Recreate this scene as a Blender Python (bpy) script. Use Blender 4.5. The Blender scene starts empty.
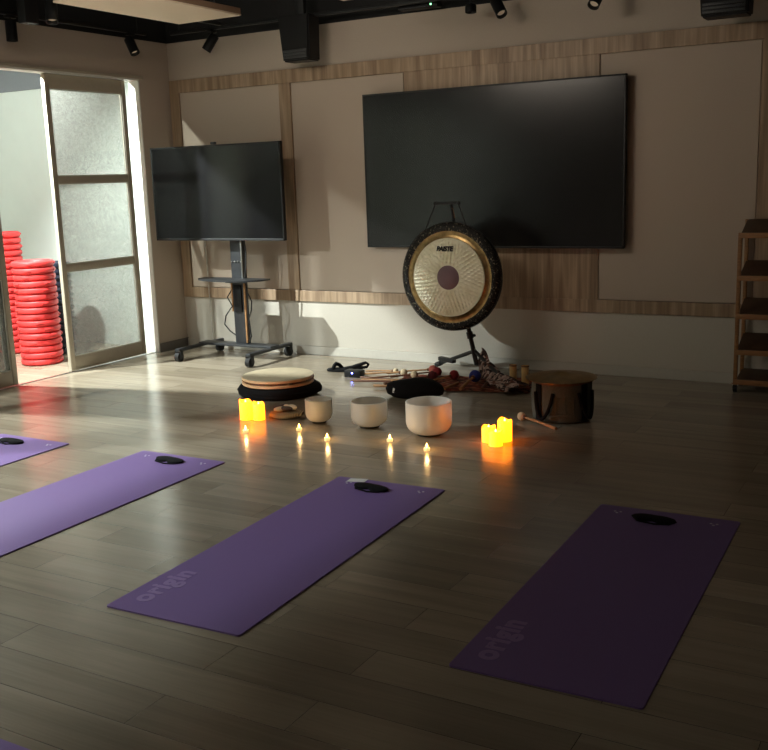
import bpy, bmesh, math, random
from mathutils import Vector, Matrix
random.seed(7)
PI = math.pi
SC = bpy.context.scene
COL = SC.collection

# ------------------------------------------------------------------ materials
def mat(name, color, rough=.5, metal=0, spec=.5, **kw):
    m = bpy.data.materials.new(name); m.use_nodes = True
    b = m.node_tree.nodes['Principled BSDF']
    b.inputs['Base Color'].default_value = (*color, 1)
    b.inputs['Roughness'].default_value = rough
    b.inputs['Metallic'].default_value = metal
    b.inputs['Specular IOR Level'].default_value = spec
    return m

def srgb(r, g, b):
    f = lambda c: (c/255/12.92) if c/255 <= .04045 else ((c/255+.055)/1.055)**2.4
    return (f(r), f(g), f(b))

class NT:
    def __init__(s, m):
        s.t = m.node_tree; s.n = s.t.nodes; s.b = s.n['Principled BSDF']
    def add(s, typ, **kw):
        n = s.n.new(typ)
        for k, v in kw.items():
            if hasattr(n, k) and k not in n.inputs: setattr(n, k, v)
            else: n.inputs[k].default_value = v
        return n
    def link(s, a, b): s.t.links.new(a, b)
    def coords(s, scale=(1, 1, 1), loc=(0, 0, 0), rot=(0, 0, 0)):
        tc = s.n.new('ShaderNodeTexCoord'); mp = s.n.new('ShaderNodeMapping')
        mp.inputs['Scale'].default_value = scale; mp.inputs['Location'].default_value = loc
        mp.inputs['Rotation'].default_value = rot
        s.link(tc.outputs['Object'], mp.inputs['Vector']); return mp.outputs[0]
    def ramp(s, fac, stops):
        r = s.n.new('ShaderNodeValToRGB'); e = r.color_ramp.elements
        while len(e) < len(stops): e.new(.5)
        for el, (p, c) in zip(e, stops): el.position = p; el.color = (*c, 1)
        s.link(fac, r.inputs[0]); return r.outputs[0]
    def mix(s, fac, a, b, mode='MIX'):
        x = s.n.new('ShaderNodeMix'); x.data_type = 'RGBA'; x.blend_type = mode
        for sock, v in ((x.inputs[0], fac), (x.inputs[6], a), (x.inputs[7], b)):
            if hasattr(v, 'is_output'): s.link(v, sock)
            elif isinstance(v, (int, float)): sock.default_value = v
            else: sock.default_value = (*v, 1)
        return x.outputs[2]
    def bump(s, h, strength=.2, dist=.01):
        b = s.n.new('ShaderNodeBump'); b.inputs['Strength'].default_value = strength
        b.inputs['Distance'].default_value = dist
        s.link(h, b.inputs['Height']); s.link(b.outputs[0], s.b.inputs['Normal'])

def noisy(name, color, rough=.6, metal=0, scale=40, amt=.12, bump=.1, spec=.5, stretch=(1, 1, 1)):
    m = mat(name, color, rough, metal, spec); t = NT(m)
    n = t.add('ShaderNodeTexNoise', Scale=scale, Detail=4.0)
    t.link(t.coords(stretch), n.inputs['Vector'])
    d = tuple(c*(1-amt) for c in color); l = tuple(min(1, c*(1+amt)) for c in color)
    t.link(t.ramp(n.outputs[0], [(.3, d), (.7, l)]), t.b.inputs['Base Color'])
    if bump: t.bump(n.outputs[0], bump, .002)
    return m

def emit(name, color, strength, base=(.8, .8, .8)):
    m = mat(name, base, .5); b = m.node_tree.nodes['Principled BSDF']
    b.inputs['Emission Color'].default_value = (*color, 1)
    b.inputs['Emission Strength'].default_value = strength
    return m

# laminate planks running along X
def floor_material():
    m = mat('oak_laminate', (.2, .18, .15), .3, 0, 1.0); t = NT(m)
    v = t.coords()
    br = t.n.new('ShaderNodeTexBrick')
    br.offset = .37; br.offset_frequency = 2
    for k, x in (('Scale', 1.0), ('Mortar Size', .0012), ('Mortar Smooth', .2), ('Brick Width', 1.22), ('Row Height', .182), ('Bias', 0.0)):
        br.inputs[k].default_value = x
    br.inputs['Color1'].default_value = (0, 0, 0, 1); br.inputs['Color2'].default_value = (1, 1, 1, 1)
    br.inputs['Mortar'].default_value = (.5, .5, .5, 1)
    t.link(v, br.inputs['Vector'])
    # per plank offset of the grain
    addv = t.n.new('ShaderNodeVectorMath'); addv.operation = 'MULTIPLY_ADD'
    t.link(br.outputs['Color'], addv.inputs[0]); addv.inputs[1].default_value = (7, 13, 5); t.link(v, addv.inputs[2])
    sc = t.n.new('ShaderNodeVectorMath'); sc.operation = 'MULTIPLY'; sc.inputs[1].default_value = (.38, 6, 1)
    t.link(addv.outputs[0], sc.inputs[0])
    n1 = t.add('ShaderNodeTexNoise', Scale=1.6, Detail=4.0, Roughness=.55, Distortion=.7); t.link(sc.outputs[0], n1.inputs['Vector'])
    sc2 = t.n.new('ShaderNodeVectorMath'); sc2.operation = 'MULTIPLY'; sc2.inputs[1].default_value = (3, 90, 1)
    t.link(addv.outputs[0], sc2.inputs[0])
    n2 = t.add('ShaderNodeTexNoise', Scale=1.5, Detail=3.0); t.link(sc2.outputs[0], n2.inputs['Vector'])
    grain = t.ramp(n1.outputs[0], [(.2, srgb(134, 123, 106)), (.45, srgb(147, 136, 118)), (.6, srgb(156, 145, 127)), (.8, srgb(144, 133, 115))])
    fine = t.ramp(n2.outputs[0], [(.3, (.93, .93, .93)), (.7, (1.04, 1.04, 1.04))])
    c = t.mix(1.0, grain, fine, 'MULTIPLY')
    tone = t.ramp(br.outputs['Color'], [(0, (.83, .82, .80)), (1, (1.12, 1.12, 1.12))])
    c = t.mix(1.0, c, tone, 'MULTIPLY')
    c = t.mix(br.outputs['Fac'], c, (.035, .03, .025))
    t.link(c, t.b.inputs['Base Color'])
    rr = t.n.new('ShaderNodeMapRange'); rr.inputs[3].default_value = .19; rr.inputs[4].default_value = .26
    t.link(n1.outputs[0], rr.inputs[0]); t.link(rr.outputs[0], t.b.inputs['Roughness'])
    sub = t.n.new('ShaderNodeMath'); sub.operation = 'MULTIPLY_ADD'; sub.inputs[1].default_value = -1.5
    t.link(br.outputs['Fac'], sub.inputs[0]); sub.inputs[2].default_value = 1.5
    t.bump(sub.outputs[0], .05, .001)
    return m

def wood_panel_material():          # vertical grain in staggered strips
    m = mat('ash_veneer', (.3, .24, .18), .5); t = NT(m)
    v = t.coords((1, 1, 1))
    sx = t.n.new('ShaderNodeVectorMath'); sx.operation = 'MULTIPLY'; sx.inputs[1].default_value = (9, 9, .8)
    t.link(v, sx.inputs[0])
    n0 = t.add('ShaderNodeTexNoise', Scale=1.2, Detail=1.0); t.link(sx.outputs[0], n0.inputs['Vector'])
    s2 = t.n.new('ShaderNodeVectorMath'); s2.operation = 'MULTIPLY'; s2.inputs[1].default_value = (60, 60, 2.2)
    t.link(v, s2.inputs[0])
    n1 = t.add('ShaderNodeTexNoise', Scale=1.0, Detail=5.0, Roughness=.6); t.link(s2.outputs[0], n1.inputs['Vector'])
    a = t.ramp(n0.outputs[0], [(.35, srgb(146, 122, 98)), (.5, srgb(182, 158, 132)), (.65, srgb(160, 136, 110))])
    b = t.ramp(n1.outputs[0], [(.3, (.72, .7, .68)), (.65, (1.08, 1.07, 1.05))])
    t.link(t.mix(1.0, a, b, 'MULTIPLY'), t.b.inputs['Base Color'])
    t.bump(n1.outputs[0], .05, .002)
    return m

def frost_material():               # patterned translucent film on glass
    m = bpy.data.materials.new('patterned_frosted_glass'); m.use_nodes = True
    nt = m.node_tree; nt.nodes.clear(); N = nt.nodes.new; L = nt.links.new
    out = N('ShaderNodeOutputMaterial')
    tc = N('ShaderNodeTexCoord'); n = N('ShaderNodeTexNoise'); n.inputs['Scale'].default_value = 60; n.inputs['Detail'].default_value = 3
    n.inputs['Distortion'].default_value = 1.5
    L(tc.outputs['Object'], n.inputs['Vector'])
    r = N('ShaderNodeValToRGB'); r.color_ramp.elements[0].position = .46; r.color_ramp.elements[1].position = .56
    r.color_ramp.elements[0].color = (.30, .30, .29, 1); r.color_ramp.elements[1].color = (.46, .46, .44, 1)
    L(n.outputs[0], r.inputs[0])
    tr = N('ShaderNodeBsdfTranslucent'); L(r.outputs[0], tr.inputs[0])
    df = N('ShaderNodeBsdfDiffuse'); L(r.outputs[0], df.inputs[0])
    tp = N('ShaderNodeBsdfTransparent'); tp.inputs[0].default_value = (.86, .86, .85, 1)
    r2 = N('ShaderNodeValToRGB'); r2.color_ramp.elements[0].position = .42; r2.color_ramp.elements[1].position = .6
    r2.color_ramp.elements[0].color = (.66, .66, .64, 1); r2.color_ramp.elements[1].color = (.84, .84, .82, 1)
    L(n.outputs[0], r2.inputs[0]); L(r2.outputs[0], tp.inputs[0]); gl = N('ShaderNodeBsdfGlossy'); gl.inputs['Roughness'].default_value = .12
    gl.inputs[0].default_value = (1, 1, 1, 1)
    rf = N('ShaderNodeBsdfRefraction'); rf.inputs['Roughness'].default_value = .22; rf.inputs['IOR'].default_value = 1.02
    rf.inputs[0].default_value = (.55, .55, .54, 1)
    m0 = N('ShaderNodeMixShader'); m0.inputs[0].default_value = .3; L(tr.outputs[0], m0.inputs[1]); L(df.outputs[0], m0.inputs[2])
    m1 = N('ShaderNodeMixShader'); m1.inputs[0].default_value = .5; L(m0.outputs[0], m1.inputs[1]); L(rf.outputs[0], m1.inputs[2])
    m2 = N('ShaderNodeMixShader'); m2.inputs[0].default_value = .50; L(m1.outputs[0], m2.inputs[1]); L(tp.outputs[0], m2.inputs[2])
    m3 = N('ShaderNodeMixShader'); m3.inputs[0].default_value = .04; L(m2.outputs[0], m3.inputs[1]); L(gl.outputs[0], m3.inputs[2])
    L(m3.outputs[0], out.inputs[0])
    return m

def mat_material(name, c):
    m = noisy(name, c, .62, 0, 350, .10, .25, .35)
    return m

def gong_bronze():
    m = mat('hammered_bronze', srgb(214, 206, 168), .38, .5); t = NT(m)
    vo = t.add('ShaderNodeTexVoronoi', Scale=44.0); t.link(t.coords(), vo.inputs['Vector'])
    n = t.add('ShaderNodeTexNoise', Scale=9.0, Detail=3.0); t.link(t.coords(), n.inputs['Vector'])
    t.link(t.ramp(n.outputs[0], [(.3, srgb(214, 208, 176)), (.7, srgb(236, 232, 210))]), t.b.inputs['Base Color'])
    t.bump(vo.outputs['Distance'], .2, .003)
    return m

def gong_rim():
    m = mat('black_glint_rim', (.02, .018, .015), .34, .7); t = NT(m)
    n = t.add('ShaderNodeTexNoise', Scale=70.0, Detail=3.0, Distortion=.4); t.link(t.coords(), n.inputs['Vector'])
    t.link(t.ramp(n.outputs[0], [(.58, (.014, .013, .012)), (.72, (.34, .30, .22))]), t.b.inputs['Base Color'])  # pale specks put glints into the colour of the black rim
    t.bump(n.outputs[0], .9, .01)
    return m

def textile(name, cols, scale=26):
    m = mat(name, cols[0], .9, 0, .2); t = NT(m)
    vo = t.add('ShaderNodeTexVoronoi', Scale=float(scale)); t.link(t.coords((1, 1.6, 1)), vo.inputs['Vector'])
    sep = t.n.new('ShaderNodeSeparateColor'); t.link(vo.outputs['Color'], sep.inputs[0])
    k = len(cols); r = t.ramp(sep.outputs[0], [(i/k, c) for i, c in enumerate(cols)])
    r.node.color_ramp.interpolation = 'CONSTANT'
    n = t.add('ShaderNodeTexNoise', Scale=300.0); t.bump(n.outputs[0], .3, .002)
    t.link(r, t.b.inputs['Base Color'])
    return m

def striped(name, a, b, scale):
    m = mat(name, a, .9, 0, .2); t = NT(m)
    w = t.add('ShaderNodeTexWave', Scale=float(scale), Distortion=.6); t.link(t.coords(), w.inputs['Vector'])
    t.link(t.ramp(w.outputs[0], [(.45, a), (.55, b)]), t.b.inputs['Base Color'])
    return m

def candle_material(z0, h):
    """wax lit by the lamp inside: brightest at the top, deeper orange at the foot"""
    m = mat('glowing_wax', srgb(250, 215, 140), .5); t = NT(m)
    t.b.inputs['Emission Color'].default_value = (1, .42, .015, 1)
    tc = t.n.new('ShaderNodeTexCoord'); sp = t.n.new('ShaderNodeSeparateXYZ')
    t.link(tc.outputs['Object'], sp.inputs[0])
    mr = t.n.new('ShaderNodeMapRange'); mr.inputs[1].default_value = 0; mr.inputs[2].default_value = .16
    t.link(sp.outputs[2], mr.inputs[0])
    t.link(t.ramp(mr.outputs[0], [(0, (1, .165, .002)), (.35, (1, .19, .003)), (.75, (1, .25, .005))]), t.b.inputs['Emission Color'])
    t.b.inputs['Emission Strength'].default_value = CANDLE
    return m
CANDLE = 5.2

def bowl_material():
    m = bpy.data.materials.new('frosted_quartz'); m.use_nodes = True
    nt = m.node_tree; nt.nodes.clear(); N = nt.nodes.new; L = nt.links.new
    out = N('ShaderNodeOutputMaterial')
    tc = N('ShaderNodeTexCoord'); n = N('ShaderNodeTexNoise'); n.inputs['Scale'].default_value = 60
    L(tc.outputs['Object'], n.inputs['Vector'])
    r = N('ShaderNodeValToRGB'); r.color_ramp.elements[0].color = (.90, .88, .84, 1); r.color_ramp.elements[1].color = (.96, .94, .90, 1)
    L(n.outputs[0], r.inputs[0])
    d = N('ShaderNodeBsdfDiffuse'); t = N('ShaderNodeBsdfTranslucent'); g = N('ShaderNodeBsdfGlossy'); g.inputs['Roughness'].default_value = .35
    L(r.outputs[0], d.inputs[0]); L(r.outputs[0], t.inputs[0])
    a = N('ShaderNodeMixShader'); a.inputs[0].default_value = .5; L(d.outputs[0], a.inputs[1]); L(t.outputs[0], a.inputs[2])
    c = N('ShaderNodeMixShader'); c.inputs[0].default_value = .06; L(a.outputs[0], c.inputs[1]); L(g.outputs[0], c.inputs[2])
    L(c.outputs[0], out.inputs[0]); return m

M = dict(
    floor=floor_material(),
    ceiling=noisy('black_ceiling_paint', (.0075, .008, .0085), .8, bump=0),
    wall=noisy('beige_wall_paint', srgb(190, 177, 162), .85, scale=90, amt=.03, bump=.05),
    dado=noisy('off_white_wall_paint', srgb(200, 194, 182), .7, scale=90, amt=.02, bump=.05),
    board=noisy('beige_fabric_board', srgb(192, 177, 161), .92, scale=420, amt=.05, bump=.15),
    wood=wood_panel_material(),
    base=noisy('white_skirting_paint', srgb(196, 192, 182), .45, amt=.02, bump=0),
    darkbase=noisy('grey_skirting', srgb(104, 100, 94), .45, amt=.05, bump=0),
    reveal=noisy('white_frame_paint', srgb(214, 214, 206), .5, amt=.02, bump=0),
    adjwall=noisy('white_side_room_paint', srgb(216, 226, 220), .85, scale=5, amt=.02, bump=.03),
    adjceil=noisy('grey_side_room_ceiling', srgb(120, 126, 132), .9, amt=.02, bump=0),
    doorframe=noisy('bronze_grey_aluminium', srgb(176, 167, 150), .42, .1, amt=.03, bump=0),
    frost=frost_material(),
    black=noisy('black_plastic', (.006, .006, .0065), .5, amt=.1, bump=.05, spec=.3),
    matte=noisy('matt_black_metal', (.014, .015, .016), .5, .2, amt=.1, bump=0),
    rubber=noisy('black_rubber', (.01, .01, .01), .75, amt=.1, bump=0),
    cloth=noisy('black_cloth', (.009, .009, .010), .95, scale=200, bump=.4, spec=.15),
    cartmetal=noisy('dark_grey_powder_coat', srgb(58, 60, 63), .42, .4, amt=.05, bump=0),
    steel=noisy('brushed_steel', srgb(170, 170, 168), .3, 1, scale=60, bump=0),
    chrome=noisy('bright_chrome', srgb(235, 235, 235), .18, .9, bump=0),
    grille=noisy('grey_speaker_grille', srgb(66, 68, 70), .5, .4, scale=300, amt=.4, bump=.4),
    lens=emit('lens_glint', (1, .8, .55), .10, srgb(200, 180, 150)),  # spotlights are off: weak glow stands in for light reflected in the lens
    acoustic=noisy('beige_acoustic_felt', srgb(246, 228, 204), .95, scale=200, amt=.04, bump=.15),
    acoustic_edge=noisy('brown_panel_edge', srgb(150, 122, 98), .8, amt=.05, bump=0),
    led_green=emit('green_indicator', (.3, 1, .45), 3),
    led_blue=emit('blue_indicator', (.12, .16, 1), 30),
    red=noisy('red_plastic', srgb(206, 50, 50), .5, scale=15, amt=.06, bump=0),
    navy=noisy('navy_plastic', srgb(34, 38, 52), .4, scale=15, amt=.1, bump=0),
    matp=mat_material('purple_mat_rubber', srgb(124, 99, 158)),
    matlogo=noisy('embossed_mat_rubber', srgb(148, 122, 180), .45, amt=.04, bump=0),
    dot=noisy('pale_print', srgb(220, 215, 230), .6, bump=0),
    paper=noisy('white_paper', srgb(232, 230, 226), .8, amt=.02, bump=0),
    bronze=gong_bronze(), rim=gong_rim(),
    brass=noisy('polished_brass', srgb(146, 122, 82), .30, .9, scale=26, amt=.35, bump=.5),
    boss=noisy('plum_bronze_boss', srgb(118, 94, 100), .45, .5, scale=12, amt=.1, bump=.1),
    ink=noisy('black_ink', (.01, .01, .01), .6, bump=0),
    cord=noisy('black_cord', (.02, .02, .02), .8, bump=0),
    bowl=bowl_material(),
    skin=noisy('drum_skin', srgb(184, 170, 142), .6, scale=14, amt=.08, bump=.05),
    ply=noisy('pale_wood_hoop', srgb(226, 184, 138), .45, scale=20, amt=.12, bump=.05, stretch=(1, 1, 6)),
    stick=noisy('pale_wood_stick', srgb(172, 128, 84), .55, scale=30, amt=.15, bump=.05),
    darkstick=noisy('brown_wood_stick', srgb(104, 66, 44), .55, scale=30, amt=.15, bump=.05),
    bamboo=noisy('bamboo', srgb(206, 170, 112), .5, scale=30, amt=.15, bump=.1, stretch=(6, 6, 1)),
    felt_cream=noisy('cream_felt', srgb(214, 194, 160), .95, scale=120, bump=.4),
    felt_red=noisy('red_felt', srgb(120, 28, 32), .95, scale=120, bump=.4),
    felt_dred=noisy('dark_red_felt', srgb(84, 26, 30), .95, scale=120, bump=.4),
    felt_rose=noisy('rose_felt', srgb(168, 88, 74), .95, scale=120, bump=.4),
    felt_blue=noisy('blue_felt', srgb(40, 52, 130), .95, scale=120, bump=.4),
    rug=textile('patterned_red_rug', [srgb(96, 40, 30), srgb(140, 70, 50), srgb(40, 26, 22), srgb(120, 52, 34), srgb(150, 110, 84)], 30),
    scarf=textile('patterned_shawl', [srgb(40, 34, 34), srgb(150, 128, 118), srgb(100, 66, 54), srgb(60, 46, 42), srgb(170, 150, 140)], 40),
    pouch=striped('striped_pouch_cloth', srgb(196, 176, 136), srgb(70, 56, 42), 22),
    bagcloth=noisy('grey_olive_canvas', srgb(88, 92, 84), .9, scale=160, amt=.25, bump=.4),
    cymbal=noisy('dull_bronze_cymbal', srgb(156, 130, 84), .38, .7, scale=14, amt=.25, bump=.15),
    racky=noisy('oiled_oak', srgb(150, 108, 66), .5, scale=18, amt=.2, bump=.05, stretch=(1, 1, 5)),
    rackdark=noisy('walnut_shelf', srgb(74, 52, 36), .5, scale=14, amt=.2, bump=.05),
    tea=emit('tealight_plastic', (1, .62, .2), .9, srgb(240, 225, 190)),
    flame=emit('warm_flame_bulb', (1, .50, .07), 13),
    whitecable=noisy('white_cable', srgb(210, 208, 200), .5, bump=0),
    shell=noisy('cream_shell', srgb(222, 206, 176), .5, amt=.1, bump=.05),
    darkshell=noisy('dark_seed_shell', srgb(60, 46, 40), .5, amt=.2, bump=.1),
)
M['wax'] = candle_material(0, .15)
def screen_material(name, rough):
    m = mat(name, (.006, .006, .007), rough, 0, .45); return m
M['screen'] = screen_material('matt_black_screen', .23)
M['screen_small'] = screen_material('glossy_black_screen', .16)

# ------------------------------------------------------------------ mesh helpers
class MB:
    def __init__(s): s.bm = bmesh.new()
    def box(s, c, d, bev=0, rz=0, rx=0, ry=0, seg=2):
        g = bmesh.ops.create_cube(s.bm, size=1); vs = g['verts']
        bmesh.ops.scale(s.bm, vec=d, verts=vs)
        if bev:
            es = list({e for v in vs for e in v.link_edges})
            r = bmesh.ops.bevel(s.bm, geom=es, offset=min(bev, min(d)*.45), segments=seg, affect='EDGES', profile=.5)
            vs = list({v for f in r['faces'] for v in f.verts} | {v for v in vs if v.is_valid})
        R = Matrix.Rotation(rz, 3, 'Z') @ Matrix.Rotation(ry, 3, 'Y') @ Matrix.Rotation(rx, 3, 'X')
        for v in vs: v.co = R @ v.co + Vector(c)
        return s
    def ext(s, x0, x1, y0, y1, z0, z1, bev=0):
        return s.box(((x0+x1)/2, (y0+y1)/2, (z0+z1)/2), (x1-x0, y1-y0, z1-z0), bev)
    def lathe(s, prof, c=(0, 0, 0), n=48, axis=None, close=False):
        """prof: (r,z) list, r=0 closes to a point."""
        rings = []
        R = Matrix.Identity(3) if axis is None else Vector((0, 0, 1)).rotation_difference(Vector(axis)).to_matrix()
        for r, z in prof:
            if r < 1e-6: rings.append([s.bm.verts.new(R @ Vector((0, 0, z)) + Vector(c))])
            else: rings.append([s.bm.verts.new(R @ Vector((r*math.cos(2*PI*i/n), r*math.sin(2*PI*i/n), z)) + Vector(c)) for i in range(n)])
        prs = list(zip(rings, rings[1:]))
        if close: prs.append((rings[-1], rings[0]))
        for a, b in prs:
            if len(a) == 1 and len(b) == 1: continue
            for i in range(n):
                j = (i+1) % n
                if len(a) == 1: s.bm.faces.new((a[0], b[i], b[j]))
                elif len(b) == 1: s.bm.faces.new((a[i], b[0], a[j]))
                else: s.bm.faces.new((a[i], b[i], b[j], a[j]))
        return s
    def tube(s, pts, r, n=12, cap=True):
        pts = [Vector(p) for p in pts]; rs = r if isinstance(r, (list, tuple)) else [r]*len(pts)
        prev = None; rings = []
        up = Vector((0, 0, 1))
        for i, p in enumerate(pts):
            t = (pts[min(i+1, len(pts)-1)]-pts[max(i-1, 0)]).normalized()
            if prev is None: a = t.cross(up); a = a if a.length > .05 else t.cross(Vector((1, 0, 0)))
            else: a = prev - t*prev.dot(t)
            a.normalize(); b = t.cross(a); prev = a
            rings.append([s.bm.verts.new(p+(a*math.cos(2*PI*k/n)+b*math.sin(2*PI*k/n))*rs[i]) for k in range(n)])
        for A, B in zip(rings, rings[1:]):
            for k in range(n): s.bm.faces.new((A[k], A[(k+1) % n], B[(k+1) % n], B[k]))
        if cap: s.bm.faces.new(rings[0][::-1]); s.bm.faces.new(rings[-1])
        return s
    def ball(s, c, r, sc=(1, 1, 1), u=20, v=12):
        g = bmesh.ops.create_uvsphere(s.bm, u_segments=u, v_segments=v, radius=r)
        for w in g['verts']: w.co = Vector((w.co.x*sc[0], w.co.y*sc[1], w.co.z*sc[2]))+Vector(c)
        return s
    def prism(s, pts, z0, z1, top=None):
        a = [s.bm.verts.new((x, y, z0)) for x, y in pts]; b = [s.bm.verts.new((x, y, z1)) for x, y in (top or pts)]
        n = len(pts); s.bm.faces.new(a[::-1]); s.bm.faces.new(b)
        for i in range(n): s.bm.faces.new((a[i], a[(i+1) % n], b[(i+1) % n], b[i]))
        return s
    def build(s, name, m, parent=None, loc=None, smooth=True, mod=None):
        bmesh.ops.remove_doubles(s.bm, verts=s.bm.verts, dist=1e-6)
        bmesh.ops.recalc_face_normals(s.bm, faces=s.bm.faces)
        me = bpy.data.meshes.new(name); s.bm.to_mesh(me); s.bm.free()
        me.materials.append(M[m] if isinstance(m, str) else m)
        if smooth:
            for p in me.polygons: p.use_smooth = True
            try: me.set_sharp_from_angle(angle=math.radians(35))
            except Exception: pass
        o = bpy.data.objects.new(name, me); COL.objects.link(o)
        if loc: o.location = loc
        if parent: o.parent = parent
        return o

def tag(o, label=None, cat=None, group=None, kind=None):
    if label: o['label'] = label
    if cat: o['category'] = cat
    if group: o['group'] = group
    if kind: o['kind'] = kind
    return o
def struct(mb, name, m, label=None, parent=None, smooth=False):
    o = mb.build(name, m, parent, smooth=smooth)
    if parent is None: o['kind'] = 'structure'; o['label'] = label or name; o['category'] = name.rsplit('_', 1)[0].split('_')[0]
    return o
def thing(name, loc, label, cat, group=None, rz=0):
    o = bpy.data.objects.new(name, None); COL.objects.link(o); o.location = loc; o.rotation_euler.z = rz
    o.empty_display_size = .1
    return tag(o, label, cat, group)
def copy_tree(o, parent=None):
    c = o.copy(); COL.objects.link(c)
    if parent: c.parent = parent
    for ch in list(o.children): copy_tree(ch, c)
    return c
def text_mesh(name, body, size, m, parent, matrix, ext=.0006, spacing=1, shear=0, offset=0):
    cu = bpy.data.curves.new('t', 'FONT'); cu.body = body; cu.size = size; cu.extrude = ext
    cu.align_x = 'CENTER'; cu.align_y = 'CENTER'; cu.space_character = spacing; cu.shear = shear; cu.offset = offset
    t = bpy.data.objects.new('t', cu); COL.objects.link(t)
    dg = bpy.context.evaluated_depsgraph_get(); dg.update()
    me = bpy.data.meshes.new_from_object(t.evaluated_get(dg)); me.name = name
    bpy.data.objects.remove(t)
    me.materials.clear(); me.materials.append(M[m])
    o = bpy.data.objects.new(name, me); COL.objects.link(o); o.parent = parent; o.matrix_local = matrix
    return o

# ------------------------------------------------------------------ setting
WT = 2.845                      # top of the painted wall
CZ = 3.15                       # black ceiling
X1, Y0 = 8.6, -10.2
struct(MB().ext(-3.3, X1+.1, Y0-.1, .12, -.06, 0), 'floor', 'floor', 'greige oak laminate floor of long planks')
struct(MB().ext(-.14, X1+.1, Y0-.1, .12, CZ, CZ+.06), 'ceiling', 'ceiling', 'black painted open ceiling')
b = MB(); b.ext(-.14, X1+.1, 0, .12, 0, WT)
struct(b, 'wall_back', 'wall', 'beige wall behind the gong with two televisions')
struct(MB().ext(-.14, X1+.1, -.0, .12, WT, CZ), 'trim_1', 'ceiling', 'black painted band above the back wall')
struct(MB().ext(.0, 5.6, -.004, .0, .08, .487), 'trim_2', 'dado', 'off white dado below the wood rail')
struct(MB().ext(.0, 6.6, -.016, -.0, .0, .078, .003), 'baseboard_back', 'base', 'white baseboard under the back wall')
RW = -.022
struct(MB().ext(.011, 6.3, RW, 0, 2.394, 2.508, .002), 'trim_3', 'wood', 'wood veneer rail along the top of the wall panels')
struct(MB().ext(.011, 6.3, RW, 0, .487, .585, .002), 'trim_4', 'wood', 'wood veneer rail along the bottom of the wall panels')
struct(MB().ext(.011, .119, RW, 0, .585, 2.394, .002), 'trim_5', 'wood', 'wood veneer upright by the left corner')
struct(MB().ext(1.257, 1.376, RW, 0, .585, 2.394, .002), 'trim_6', 'wood', 'wood veneer upright between the two televisions')
struct(MB().ext(5.27, 5.39, RW, 0, .585, 2.394, .002), 'trim_7', 'wood', 'wood veneer upright behind the shelf rack')
struct(MB().ext(2.498, 4.135, -.012, 0, .585, 2.394), 'trim_8', 'wood', 'wood veneer panel behind the large television')
struct(MB().ext(.125, 1.25, -.01, 0, .59, 2.389, .002), 'trim_9', 'board', 'grey beige fabric board in the left bay')
struct(MB().ext(1.382, 2.492, -.01, 0, .59, 2.389, .002), 'trim_10', 'board', 'beige fabric board left of the large television')
struct(MB().ext(4.150, 5.262, -.01, 0, .59, 2.389, .002), 'trim_11', 'board', 'beige fabric board right of the large television')
# left wall with the wide opening
HD = 2.5
OY = -7.85
b = MB(); b.ext(-.12, 0, -.41, 0, 0, WT); b.ext(-.12, 0, OY, -.41, HD, WT); b.ext(-.12, 0, Y0, OY, 0, WT)
struct(b, 'wall_left', 'wall', 'beige left wall with a wide opening')
struct(MB().ext(-.14, 0, Y0, 0, WT, CZ), 'trim_12', 'ceiling', 'black painted band above the left wall')
b = MB(); b.ext(-.121, .003, -.418, -.406, 0, HD, .001); b.ext(-.121, .003, OY, -.406, HD-.012, HD+.004, .001)
struct(b, 'trim_13', 'reveal', 'white lining of the wide opening')
b = MB(); b.ext(0, .012, OY, -.36, HD+.004, HD+.03, .001)
struct(b, 'trim_14', 'doorframe', 'thin grey brown moulding above the opening')
struct(MB().ext(0, .014, -.40, -.0, 0, .085, .002), 'baseboard_left', 'darkbase', 'grey baseboard in the left corner')
struct(MB().ext(-.075, -.045, OY, -.42, 0, .004), 'trim_15', 'steel', 'metal floor track under the sliding panels')
struct(MB().ext(X1, X1+.1, Y0, 0, 0, CZ), 'wall_right', 'wall', 'beige wall on the right')
struct(MB().ext(-.12, X1, Y0-.1, Y0, 0, CZ), 'wall_front', 'wall', 'beige wall behind the camera')
# side room
AZ = 2.86
struct(MB().ext(-3.2, -.12, -.18, -.06, 0, 2.95), 'wall_end', 'adjwall', 'white end wall of the side room')
struct(MB().ext(-3.32, -3.2, OY-.4, -.06, 0, 2.95), 'wall_far', 'adjwall', 'white far wall of the side room')
struct(MB().ext(-3.2, -.12, OY-.5, OY-.4, 0, 2.95), 'wall_near', 'adjwall', 'white near wall of the side room')
struct(MB().ext(-3.2, -.12, OY-.4, -.18, AZ, AZ+.05), 'ceiling', 'adjceil', 'grey ceiling of the side room')

struct(MB().ext(-3.2, -.12, -.20, -.18, 2.54, AZ), 'trim_16', 'adjceil', 'grey upper band on the end wall of the side room')
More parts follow.
